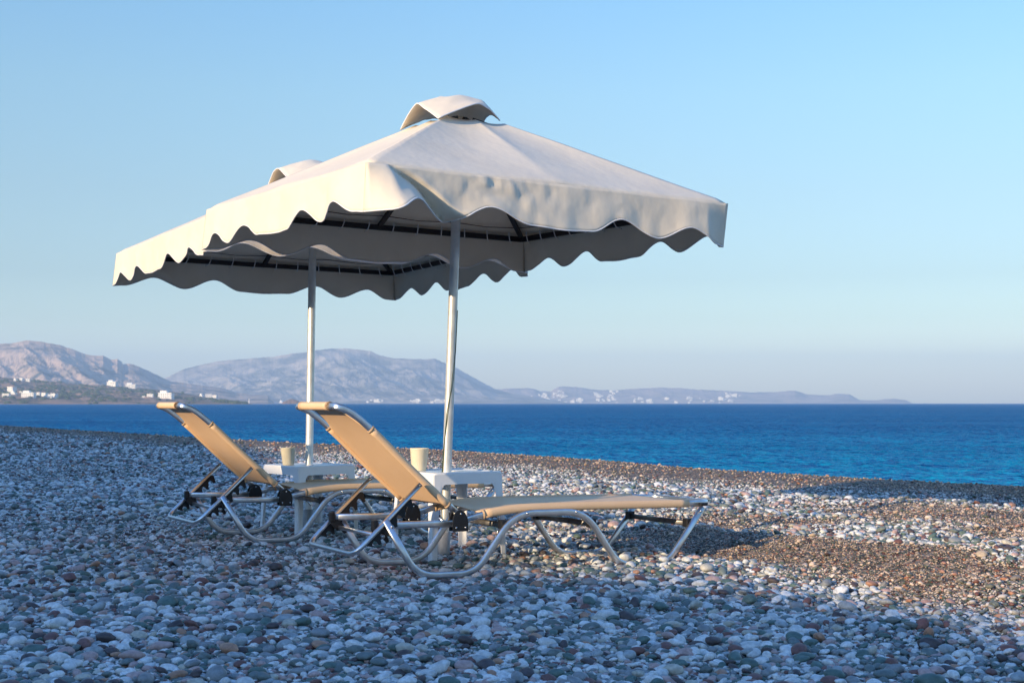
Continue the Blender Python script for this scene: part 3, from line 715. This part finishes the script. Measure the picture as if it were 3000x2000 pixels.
def parasol(base, C, ang, ze, tu, tv, zap, curl, seed, poleR=0.027):
    root = empty('beach_parasol', (base[0], base[1], 0))
    ca, sa_ = math.cos(ang), math.sin(ang)
    def Wd(u, v, z):      # canopy coordinates to root space; z measured from eave plane
        return Vector((C[0] - base[0] + u * ca - v * sa_, C[1] - base[1] + u * sa_ + v * ca, ze + tu * u + tv * v + z))
    zr = zap - ze
    cor = [(-HA, -HB), (HA, -HB), (HA, HB), (-HA, HB)]
    # roof
    r0 = 0.17; parts = []
    nT, nR = 48, 22
    for k in range(4):
        a, b = cor[k], cor[(k + 1) % 4]; v_ = []; f_ = []
        for i in range(nR + 1):
            r = r0 + (1 - r0) * i / nR
            for j in range(nT + 1):
                t = j / nT; u = (a[0] * (1 - t) + b[0] * t) * r; v = (a[1] * (1 - t) + b[1] * t) * r
                sag = 0.022 * math.sin(PI * r) * abs(math.sin(2 * PI * t)) ** 0.8 + 0.008 * r * r * abs(math.sin(2 * PI * t))
                rl = 0.012 * max(0, (r - 0.975) / 0.025) ** 2
                nz_ = 0.004 * (float(vnoise(np.array(u * 5 + seed), np.array(v * 5 + 3.1), seed)) - 0.5)
                v_.append(Wd(u, v, zr * (1 - r) - sag - rl + nz_))
        for i in range(nR):
            for j in range(nT):
                q = i * (nT + 1) + j; f_.append((q, q + 1, q + nT + 2, q + nT + 1)[::-1])
        parts.append((v_, f_))
    cano = link('canopy', *merge(parts), M['canvas'], root)
    me = cano.data; bm = bmesh.new(); bm.from_mesh(me); bmesh.ops.remove_doubles(bm, verts=bm.verts, dist=0.002); bm.to_mesh(me); bm.free()
    cano.modifiers.new('s', 'SOLIDIFY').thickness = 0.0025
    # valances
    for k in range(4):
        a, b = cor[k], cor[(k + 1) % 4]
        L = math.hypot(b[0] - a[0], b[1] - a[1]); al = ((b[0] - a[0]) / L, (b[1] - a[1]) / L); nn = (al[1], -al[0])
        nA, nV = 120, 14; v_ = []; f_ = []; hem = []
        for i in range(nV + 1):
            vv = i / nV
            for j in range(nA + 1):
                t = j / nA
                tt = (1 - t) if k % 2 else t
                dr = valance_drop(t) * (1.0 if curl or k else 0.91)
                off = 0.022 * vv
                ax = (-0.022 * vv - 0.003) * (1 - min(1, t / 0.10)) + (0.022 * vv + 0.003) * max(0, (t - 0.90) / 0.10)
                # soft vertical folds
                fo = (float(fbm(np.array(t * 9 + k * 13 + seed), np.array(vv * 0.8 + 1.5), 5 + k + seed, 3)) - 0.5) * 0.045 * (0.25 + 0.75 * vv)
                if k == 0: fo += (float(fbm(np.array(t * 45), np.array(vv * 2.5 + 1.5), 3, 2)) - 0.5) * 0.022 * math.exp(-((t - 0.36) / 0.16) ** 2) * math.sin(PI * min(1, vv + 0.15))
                endf = min(1, t / 0.06, (1 - t) / 0.06)
                off += fo * endf
                if k == 0 and curl:
                    tb = 0.055; te = 0.045 + 0.165 * vv     # blown corner: bulges out, then tucks in behind a sharp fold
                    if t < tb: off += 0.16 * vv * math.sin(PI / 2 * t / tb)
                    elif t < te: off += vv * (0.16 - 0.28 * (t - tb) / max(0.01, te - tb))
                    elif t < te + 0.045: off += vv * (-0.12 + 0.125 * sst(0, 1, (t - te) / 0.03)) if te > tb else 0.03 * vv
                    if t > 0.93: off -= 0.085 * vv * ((t - 0.93) / 0.07) ; dr += 0.0
                if k == 1 and curl and t < 0.06:
                    ax += 0.085 * vv * (1 - t / 0.06)
                if k == 3 and curl and t > 0.80:
                    off += 0.02 * vv * math.sin(PI * (t - 0.8) / 0.2)
                s_ = t * L
                u = a[0] + al[0] * (s_ + ax) + nn[0] * (off + 0.003); v = a[1] + al[1] * (s_ + ax) + nn[1] * (off + 0.003)
                P_ = Wd(u, v, -0.008 - dr * vv); v_.append(P_)
                if i == nV: hem.append(P_)
        for i in range(nV):
            for j in range(nA):
                q = i * (nA + 1) + j; f_.append((q, q + 1, q + nA + 2, q + nA + 1))
        va = link('valance', v_, f_, M['canvas'], root); va.modifiers.new('s', 'SOLIDIFY').thickness = 0.002
        link('hem', *sweep(hem, circ(0.0042, 6)), M['hem'], va)
    # vent cap on top
    rc = 0.245; n = 28; v_ = []; f_ = []
    zt = zap + 0.058; zc = ze + zr * (1 - rc) + 0.006
    for i in range(n + 1):
        a = i / n * 2 - 1
        for j in range(n + 1):
            b = j / n * 2 - 1
            f = (1 - 0.40 * max(abs(a), abs(b)) ** 2.2) * (1 - abs(a * b) ** 1.35)
            f *= 1 - 0.18 * (a + 1) / 2 * max(abs(a), abs(b)) ** 2
            pin = 1 - 0.16 * (max(abs(a), abs(b)) ** 2) * (1 - abs(a * b))
            wr = 0.045 * (float(fbm(np.array(a * 1.6 + 4 + seed), np.array(b * 1.6 + 5), seed + 2, 2, ridged=True)) - 0.6)
            RC = ((0.265, 0.225), (0.150, 0.20))     # reach of the cap along the four hips
            s_a, s_b = (a + 1) / 2, (b + 1) / 2
            rr_ = (RC[0][0] * (1 - s_a) + RC[1][0] * s_a) * (1 - s_b) + (RC[0][1] * (1 - s_a) + RC[1][1] * s_a) * s_b
            zc_ = zr * (1 - rr_) + 0.006
            v_.append(Wd(a * HA * rr_ * 1.02, b * HB * rr_ * 1.02, zc_ + (zt - ze - zc_) * f + wr * f))
    for i in range(n):
        for j in range(n):
            q = i * (n + 1) + j; f_.append((q, q + n + 1, q + n + 2, q + 1))
    cap = link('vent_cap', v_, f_, M['canvas'], root); cap.modifiers.new('s', 'SOLIDIFY').thickness = 0.0025
    rim = []
    idx = [(i, 0) for i in range(n)] + [(n, j) for j in range(n)] + [(i, n) for i in range(n, 0, -1)] + [(0, j) for j in range(n, 0, -1)]
    rp = [v_[i * (n + 1) + j] for i, j in idx]; link('hem', *sweep(rp + [rp[0]], circ(0.004, 6)), M['hem'], cap)
    # ribs, eave frame, hub
    ib = 0.965
    tgt = []
    for k in range(4):
        a, b = cor[k], cor[(k + 1) % 4]; tgt += [a, ((a[0] + b[0]) / 2, (a[1] + b[1]) / 2)]
    for q in tgt:
        p0 = Wd(q[0] * 0.05, q[1] * 0.05, zr * 0.95 - 0.045); p1 = Wd(q[0] * ib, q[1] * ib, zr * (1 - ib) - 0.042)
        link('rib', *sweep([p0, p1], [(-.011, -.014), (.011, -.014), (.011, .014), (-.011, .014)], (0, 0, 1)), M['darkframe'], root, smooth=False)
    for k in range(4):
        a, b = cor[k], cor[(k + 1) % 4]
        p0 = Wd(a[0] * ib, a[1] * ib, -0.032); p1 = Wd(b[0] * ib, b[1] * ib, -0.032)
        link('eave_bar', *sweep([p0, p1], [(-.017, -.012), (.017, -.012), (.017, .012), (-.017, .012)], (0, 0, 1)), M['darkframe'], root, smooth=False)
        # seam cord inside the roof and lacing hooks
        c0 = Wd(a[0] * 0.90, a[1] * 0.90, zr * 0.10 - 0.022); c1 = Wd(b[0] * 0.90, b[1] * 0.90, zr * 0.10 - 0.022)
        mid = [c0.lerp(c1, t / 8) + Vector((0, 0, -0.012 * (t % 2))) for t in range(9)]
        link('seam_cord', *sweep(mid, circ(0.003, 5)), M['thread'], root)
        for h in range(12):
            t = (h + 0.5) / 12; iu = lambda r, z: Wd((a[0] * (1 - t) + b[0] * t) * r, (a[1] * (1 - t) + b[1] * t) * r, z)
            pts = [iu(ib - 0.035, -0.004 + 0.01), iu(ib - 0.03, -0.022), iu(ib - 0.014, -0.05), iu(ib + 0.024, -0.062)]
            link('lacing_hook', *sweep(pts, circ(0.0035, 5)), M['hem'], root)
    top = Wd(0, 0, zr - 0.05)
    link('hub', *sweep([top - Vector((0, 0, 0.16)), top - Vector((0, 0, 0.05))], circ(0.045, 14)), M['darkframe'], root)
    n = 14
    link('pole', *sweep([Vector((0, 0, -0.1)).lerp(top, k / n) + Vector((0.004 * math.sin(k), 0, 0)) * (1 if 0 < k < n else 0) * 0 for k in range(n + 1)], circ(poleR, 24)), M['pole'], root)
    d = top.normalized()
    link('base_sleeve', *sweep([d * -0.1, d * 0.13], circ(0.039, 20)), M['pvc'], root)
    # cleat near the foot
    cl_ = d * 0.19; v0 = Vector((-0.045, -0.02, 0.0))
    link('cleat', *merge([sweep([cl_ + Vector((-0.045, -0.035, 0.035)), cl_ + Vector((0.0, -0.045, 0.0)), cl_ + Vector((0.028, -0.05, -0.03))], circ(0.006, 8)),
                          sweep([cl_ + Vector((0, -0.02, 0.01)), cl_ + Vector((-0.008, -0.045, 0.0))], circ(0.006, 8))]), M['steel'], root)
    return root, top
P1, top1 = parasol((-0.404, 8.02), (-0.302, 7.881), 0.583, 2.022, -0.005, 0.010, 2.585, True, 1)
tag(P1, 'near square cream parasol with scalloped valance and blown front corner', 'parasol', 'square cream parasols')
P2, top2 = parasol((-1.447, 9.68), (-1.421, 9.787), 0.539, 2.000, -0.008, -0.015, 2.56, False, 4)
tag(P2, 'rear square cream parasol, partly hidden behind the near one', 'parasol', 'square cream parasols')

# wire twisted round the front pole
pts = []; d1 = top1.normalized(); e1 = Vector((1, 0, 0)); e2 = Vector((0, -1, 0))
def wirepath(ph, zs):
    out = []
    for z, a in zs:
        c = d1 * (z / d1.z) + Vector((-0.404, 8.02, 0)); out.append(c + e1 * 0.031 * math.cos(a + ph) + e2 * 0.031 * math.sin(a + ph))
    return fillet(out, 0.05, 4)
wv = [sweep(wirepath(0, [(1.42, 0.2), (1.2, 0.35), (1.0, 0.8), (0.92, 1.35), (0.85, 1.55), (0.72, 1.9), (0.62, 2.3), (0.45, 2.5), (0.30, 2.4), (0.19, 1.9)]), circ(0.0022, 6)),
      sweep(wirepath(0.12, [(1.42, 0.1), (1.25, 0.2), (1.05, 0.9), (0.95, 1.1), (0.84, 1.7), (0.70, 1.95), (0.60, 2.1), (0.46, 2.2), (0.33, 2.6), (0.20, 1.8)]), circ(0.0022, 6))]
tag(link('cord', *merge(wv), M['wire']), 'thin green twisted cord running down the front parasol pole', 'cord')

# ------------------------------------------------------------------ side tables
def table():
    root = empty('side_table', (0, 0, 0)); S_ = 0.235; Hh = 0.485
    # rounded square top with raised rim, domed slightly
    def ringp(s, r, z, n=7):
        out = []
        for cx, cy, a0 in ((s - r, s - r, 0), (-(s - r), s - r, PI / 2), (-(s - r), -(s - r), PI), (s - r, -(s - r), 1.5 * PI)):
            for k in range(n): a = a0 + PI / 2 * k / (n - 1); out.append((cx + r * math.cos(a), cy + r * math.sin(a), z))
        return out
    rings = [ringp(S_ - 0.004, 0.030, Hh - 0.022), ringp(S_, 0.034, Hh - 0.012), ringp(S_ - 0.002, 0.033, Hh - 0.003), ringp(S_ - 0.010, 0.028, Hh), ringp(S_ - 0.020, 0.022, Hh - 0.002), ringp(S_ - 0.034, 0.02, Hh - 0.008), ringp(0.10, 0.05, Hh - 0.006), ringp(0.036, 0.0355, Hh - 0.006), ringp(0.036, 0.0355, Hh - 0.02)]
    v_ = [p for r in rings for p in r]; m = len(rings[0]); f_ = []
    for i in range(len(rings) - 1):
        for k in range(m): k2 = (k + 1) % m; f_.append((i * m + k, i * m + k2, (i + 1) * m + k2, (i + 1) * m + k))
    link('tabletop', v_, f_, M['plastic'], root)
    for q in range(4):
        R4 = Matrix.Rotation(q * PI / 2, 4, 'Z')
        # apron with arched lower edge
        zt = Hh - 0.012; zb = Hh - 0.068; x1 = S_ - 0.012
        ol = [(-x1, zt), (x1, zt), (x1, zb - 0.05)]
        xi = x1 - 0.046
        for k in range(9):
            a = PI / 2 * k / 8; ol.append((xi - 0.030 + 0.030 * math.cos(a) , zb - 0.050 + 0.050 * math.sin(a)))
        ol2 = [(-x, z) for x, z in ol[3:][::-1]]
        ol += ol2 + [(-x1, zb - 0.05)]
        v, f = slab(ol[::-1], -S_ + 0.001, -S_ + 0.006)
        ap = link('apron', [R4 @ Vector(p) for p in v], f, M['plastic'], root, smooth=False)
        # corner leg: angle section, tapering and splaying a little
        lv = []; lf = []
        for (z, sp, wd) in ((zt, 0.0, 0.056), (zb, 0.001, 0.054), (Hh - 0.13, 0.003, 0.050), (0.25, 0.010, 0.044), (-0.03, 0.020, 0.038)):
            c = S_ - 0.0015 + sp; r = 0.014; t_ = 0.006
            pr = [(c - wd, -c), (c - r, -c), (c - r * 0.3, -c + r * 0.3), (c, -c + r), (c, -c + wd), (c - t_, -c + wd), (c - t_, -c + r), (c - r, -c + t_), (c - wd, -c + t_)]
            lv += [R4 @ Vector((x, y, z)) for x, y in pr]
        for i in range(4):
            for k in range(9): k2 = (k + 1) % 9; lf.append((i * 9 + k, (i + 1) * 9 + k, (i + 1) * 9 + k2, i * 9 + k2))
        lf.append(tuple(range(9))); lf.append(tuple(36 + k for k in range(8, -1, -1)))
        link('leg', lv, lf, M['plastic'], root, smooth=False)
    return root
t1 = table(); t2 = copy_tree(t1)
def tset(t, loc, ang, sc_=1.0): t.location = loc; t.rotation_euler = (0, 0, ang); t.scale = (1, 1, sc_)
tset(t1, (-0.375, 8.06, 0), math.radians(32)); tset(t2, (-1.43, 9.62, 0), math.radians(41), 0.93)
tag(t1, 'white plastic side table round the front parasol pole', 'side table', 'white plastic side tables')
tag(t2, 'white plastic side table round the rear parasol pole', 'side table', 'white plastic side tables')

def cup(loc, m, label, tilt, s=1.0):
    prof = [(0.0, 0.0), (0.041, 0.0), (0.044, 0.004), (0.056, 0.126), (0.0575, 0.128), (0.0575, 0.134), (0.0545, 0.134), (0.042, 0.010), (0.0, 0.010)]
    v_, f_ = [], []; n = 32
    for r, z in prof:
        for k in range(n): a = 2 * PI * k / n; v_.append((r * math.cos(a) * s, r * math.sin(a) * s, z * s))
    for i in range(len(prof) - 1):
        for k in range(n): k2 = (k + 1) % n; f_.append((i * n + k, i * n + k2, (i + 1) * n + k2, (i + 1) * n + k))
    o = link('ashtray_bin', v_, f_, m); o.location = loc; o.rotation_euler = tilt
    tag(o, label, 'bin', 'tapered plastic bins on the side tables')
cup((-0.555, 8.15, 0.479), M['cupa'], 'cream tapered plastic bin on the near white table', (0, 0.02, 0))
cup((-1.575, 9.62, 0.445), M['cupb'], 'khaki tapered plastic bin on the rear white table', (0, -0.03, 0), 0.92)

# ------------------------------------------------------------------ chains
def link_mesh(L_=0.042, wd=0.018, r=0.0026):
    pts = []
    for k in range(16):
        a = 2 * PI * k / 16; x = math.cos(a) * wd / 2 + (L_ / 2 - wd / 2) * (1 if math.cos(a) > 0.001 else -1 if math.cos(a) < -0.001 else 0); pts.append(Vector((x, math.sin(a) * wd / 2, 0)))
    pts.append(pts[0]); v, f = sweep(pts, circ(r, 6), cap=False)
    me = bpy.data.meshes.new('link'); me.from_pydata([tuple(p) for p in v], [], f); me.materials.append(M['steel'])
    me.polygons.foreach_set('use_smooth', [True] * len(me.polygons)); return me
LM = link_mesh()
def chain(path, label):
    root = empty('chain', path[0]); pts = fillet(path, 0.12, 8); d = [0]
    for i in range(1, len(pts)): d.append(d[-1] + (pts[i] - pts[i - 1]).length)
    n = int(d[-1] / 0.034)
    def at(l):
        for i in range(1, len(d)):
            if l <= d[i]: return pts[i - 1].lerp(pts[i], (l - d[i - 1]) / (d[i] - d[i - 1] + 1e-9))
        return pts[-1]
    for k in range(n):
        a, b = at(k * 0.034), at((k + 1) * 0.034); t = (b - a).normalized(); q = t.to_track_quat('X', 'Z')
        o = bpy.data.objects.new('link', LM); COL.objects.link(o); o.parent = root
        o.location = (a + b) / 2 - Vector(path[0]); o.rotation_euler = (q @ Matrix.Rotation((PI / 2 if k % 2 else 0) + 0.5, 3, 'X').to_quaternion()).to_euler()
    tag(root, label, 'chain', 'steel lock chains')
def G(px, py, dz=0.02):
    Y = CAMH * F / (py - HORI); X = (px - 1500) / F * Y; h = float(ground_h(X, Y)); Y = (CAMH - h - dz) * F / (py - HORI); X = (px - 1500) / F * Y
    return (X, Y, float(ground_h(X, Y)) + dz)
chain([G(1035, 1622), G(1065, 1622), G(1095, 1638), G(1125, 1641), G(1160, 1632), G(1205, 1622)], 'steel chain lying on the pebbles under the near lounger backrest')
tp = ray(1455, 1500, 7.75)
chain([(tp.x, tp.y, 0.33), (tp.x + 0.02, tp.y - 0.02, 0.16), (tp.x - 0.01, tp.y - 0.02, 0.04), G(1420, 1633), G(1370, 1640)], 'steel chain hanging beside the right leg of the near table')

# ------------------------------------------------------------------ pebbles
def pebble_mat():
    m = bpy.data.materials.new('pebble_stone'); m.use_nodes = True
    n = m.node_tree.nodes; l = m.node_tree.links; b = n['Principled BSDF']; b.inputs['Roughness'].default_value = 0.55
    b.inputs['Specular IOR Level'].default_value = 0.4
    oi = n.new('ShaderNodeObjectInfo'); tc = n.new('ShaderNodeTexCoord')
    cr = pebble_ramp(n, l, oi.outputs['Random'])
    ad = n.new('ShaderNodeVectorMath'); ad.operation = 'MULTIPLY_ADD'; ad.inputs[1].default_value = (1, 1, 1)
    cb = n.new('ShaderNodeCombineXYZ'); mu = n.new('ShaderNodeMath'); mu.operation = 'MULTIPLY'; mu.inputs[1].default_value = 97.0
    l.new(oi.outputs['Random'], mu.inputs[0]); l.new(mu.outputs[0], cb.inputs[0]); l.new(mu.outputs[0], cb.inputs[1])
    l.new(tc.outputs['Object'], ad.inputs[0]); l.new(cb.outputs[0], ad.inputs[2])
    nz = n.new('ShaderNodeTexNoise'); nz.inputs['Scale'].default_value = 1.7; nz.inputs['Detail'].default_value = 5; nz.inputs['Roughness'].default_value = 0.7
    l.new(ad.outputs[0], nz.inputs['Vector'])
    mr = n.new('ShaderNodeMapRange'); mr.inputs['From Min'].default_value = 0.3; mr.inputs['From Max'].default_value = 0.7; mr.inputs['To Min'].default_value = 0.72; mr.inputs['To Max'].default_value = 1.4
    l.new(nz.outputs[0], mr.inputs[0])
    mx = n.new('ShaderNodeMix'); mx.data_type = 'RGBA'; mx.blend_type = 'MULTIPLY'; mx.inputs[0].default_value = 1
    l.new(cr.outputs[0], mx.inputs[6]); l.new(mr.outputs[0], mx.inputs[7])
    at = n.new('ShaderNodeAttribute'); at.attribute_type = 'INSTANCER'; at.attribute_name = 'tone'
    tm = n.new('ShaderNodeMix'); tm.data_type = 'RGBA'; tm.blend_type = 'MULTIPLY'; tm.inputs[7].default_value = (0.92, 0.66, 0.48, 1)
    l.new(at.outputs['Fac'], tm.inputs[0]); l.new(mx.outputs[2], tm.inputs[6]); l.new(tm.outputs[2], b.inputs['Base Color'])
    return m
M['pebble'] = pebble_mat()
PM = []
for k in range(10):
    bm = bmesh.new(); bmesh.ops.create_icosphere(bm, subdivisions=3, radius=1)
    ax = (1, random.uniform(0.60, 0.88), random.uniform(0.36, 0.60))
    for v in bm.verts:
        c = v.co; nn_ = float(fbm(np.array(c.x * 1.1 + k * 7 + 3), np.array(c.y * 1.1 + c.z * 1.7 + k * 3 + 9), k, 2))
        s = 1 + 0.36 * (nn_ - 0.5); p4 = 1.0
        v.co = Vector((c.x * ax[0] * s, c.y * ax[1] * s, c.z * ax[2] * s))
    me = bpy.data.meshes.new('pebble'); bm.to_mesh(me); bm.free(); me.materials.append(M['pebble'])
    me.polygons.foreach_set('use_smooth', [True] * len(me.polygons)); PM.append(me)
proto = bpy.data.collections.new('pebble_shapes')
for k, me in enumerate(PM):
    o = bpy.data.objects.new('pebble_shape', me); proto.objects.link(o)

def band(y0, y1, dens, mean, sg, hi, wide=0.47):
    area = wide * (y1 ** 2 - y0 ** 2); n = int(area * dens)
    Y = np.sqrt(rng.random(n) * (y1 ** 2 - y0 ** 2) + y0 ** 2); X = (rng.random(n) * 2 - 1) * wide * Y
    S = np.clip(np.exp(rng.normal(math.log(mean), sg, n)), 0.006, hi)
    return X, Y, S
bands = [band(3.7, 6.5, 10500, 0.0088, 0.50, 0.038), band(3.7, 8, 100, 0.024, 0.28, 0.050),
         band(6.5, 10, 7000, 0.0087, 0.50, 0.038), band(8, 16, 50, 0.026, 0.30, 0.050),
         band(10, 16, 2900, 0.0122, 0.42, 0.045, 0.43), band(16, 26, 650, 0.021, 0.32, 0.045, 0.41), band(26, 56, 80, 0.040, 0.3, 0.07, 0.40)]
PX = np.concatenate([b[0] for b in bands]); PY = np.concatenate([b[1] for b in bands]); PS = np.concatenate([b[2] for b in bands])
keep = (crest_dist(PX, PY) > -2.5)
PX, PY, PS = PX[keep], PY[keep], PS[keep]
# coarse and fine patches, drawn out along the shore
dd = crest_dist(PX, PY)
pat = fbm(dd * 0.9, (PX - PY) * 0.28, 71, 3)
finez = sst(0.50, 0.60, pat) * sst(5.4, 6.6, PY)
finez = np.maximum(finez, 0.8 * sst(2.8, 1.6, dd))
finez = np.maximum(finez, 0.6 * sst(-0.5, 2.0, PX) * sst(0.38, 0.52, pat))
TONE = gravel_tone(PX, PY)
kp = ~((PS > 0.012) & (rng.random(len(PS)) < 0.72 * sst(0.2, 0.9, TONE)))
PX, PY, PS, finez, TONE, dd = PX[kp], PY[kp], PS[kp], finez[kp], TONE[kp], dd[kp]
PS = PS * (1 - 0.35 * finez) * (1 - 0.25 * TONE)
PZ = ground_h(PX, PY) + PS * (rng.random(len(PS)) * 0.95 - 0.10)
# the largest in the picture become stones of their own
inview = (np.abs(PX / PY) < 0.372) & (PY > 4.31) & (PY < 12)
scr = np.where(inview, PS / PY * (1 + 0.0 * PY), 0)
order = np.argsort(-scr); solo = order[:290]
mask = np.ones(len(PX), bool); mask[solo] = False
rotz = rng.random(len(PX)) * 2 * PI; tx = rng.normal(0, 0.26, len(PX)); ty = rng.normal(0, 0.26, len(PX)); pick = rng.integers(0, 10, len(PX))
for i in solo:
    o = bpy.data.objects.new('pebble', PM[pick[i]]); COL.objects.link(o); o.parent = beach
    o.location = (PX[i], PY[i], PZ[i]); o.rotation_euler = (tx[i] * 0.6, ty[i] * 0.6, rotz[i]); s = PS[i]; o.scale = (s, s, s)
idx = np.where(mask)[0]; n = len(idx)
me = bpy.data.meshes.new('pebbles'); me.vertices.add(n)
co = np.stack([PX[idx], PY[idx], PZ[idx]], -1).astype(np.float32); me.vertices.foreach_set('co', co.ravel())
at_ = me.attributes.new('prot', 'FLOAT_VECTOR', 'POINT'); at_.data.foreach_set('vector', np.stack([tx[idx], ty[idx], rotz[idx]], -1).astype(np.float32).ravel())
at_ = me.attributes.new('psc', 'FLOAT', 'POINT'); at_.data.foreach_set('value', PS[idx].astype(np.float32))
at_ = me.attributes.new('tone', 'FLOAT', 'POINT'); at_.data.foreach_set('value', TONE[idx].astype(np.float32))
at_ = me.attributes.new('pick', 'INT', 'POINT'); at_.data.foreach_set('value', pick[idx].astype(np.int32))
po = bpy.data.objects.new('pebbles', me); COL.objects.link(po); me.materials.append(M['pebble'])
tag(po, 'countless small rounded pebbles covering the beach', 'pebbles', kind='stuff')
ng = bpy.data.node_groups.new('scatter', 'GeometryNodeTree')
ng.interface.new_socket('Geometry', in_out='INPUT', socket_type='NodeSocketGeometry'); ng.interface.new_socket('Geometry', in_out='OUTPUT', socket_type='NodeSocketGeometry')
N = ng.nodes; Lk = ng.links
gi = N.new('NodeGroupInput'); go = N.new('NodeGroupOutput'); ip = N.new('GeometryNodeInstanceOnPoints'); ci = N.new('GeometryNodeCollectionInfo')
ci.inputs[0].default_value = proto; ci.inputs[1].default_value = True; ci.inputs[2].default_value = True
def na_(name, ty_):
    q = N.new('GeometryNodeInputNamedAttribute'); q.data_type = ty_; q.inputs[0].default_value = name; return q
rt = na_('prot', 'FLOAT_VECTOR'); sc2 = na_('psc', 'FLOAT'); pk = na_('pick', 'INT'); er = N.new('FunctionNodeEulerToRotation')
Lk.new(gi.outputs[0], ip.inputs['Points']); Lk.new(ci.outputs[0], ip.inputs['Instance']); ip.inputs['Pick Instance'].default_value = True
Lk.new(pk.outputs[0], ip.inputs['Instance Index']); Lk.new(rt.outputs[0], er.inputs[0]); Lk.new(er.outputs[0], ip.inputs['Rotation'])
Lk.new(sc2.outputs[0], ip.inputs['Scale']); Lk.new(ip.outputs[0], go.inputs[0])
md = po.modifiers.new('scatter', 'NODES'); md.node_group = ng
print('pebbles', n)

# ------------------------------------------------------------------ haze
hz = link('haze', *boxm(-17500, 17500, -17500, 17500, SEA - 12, 620), None, smooth=False)
mh = bpy.data.materials.new('haze'); mh.use_nodes = True; nn2 = mh.node_tree.nodes; nn2.remove(nn2['Principled BSDF'])
pv = nn2.new('ShaderNodeVolumePrincipled'); pv.inputs['Color'].default_value = (0.52, 0.73, 1.0, 1); pv.inputs['Density'].default_value = 1.05e-4; pv.inputs['Anisotropy'].default_value = 0.0
mh.node_tree.links.new(pv.outputs[0], nn2['Material Output'].inputs['Volume']); hz.data.materials.append(mh)
tag(hz, 'thin blue haze over the bay', 'haze', kind='stuff')
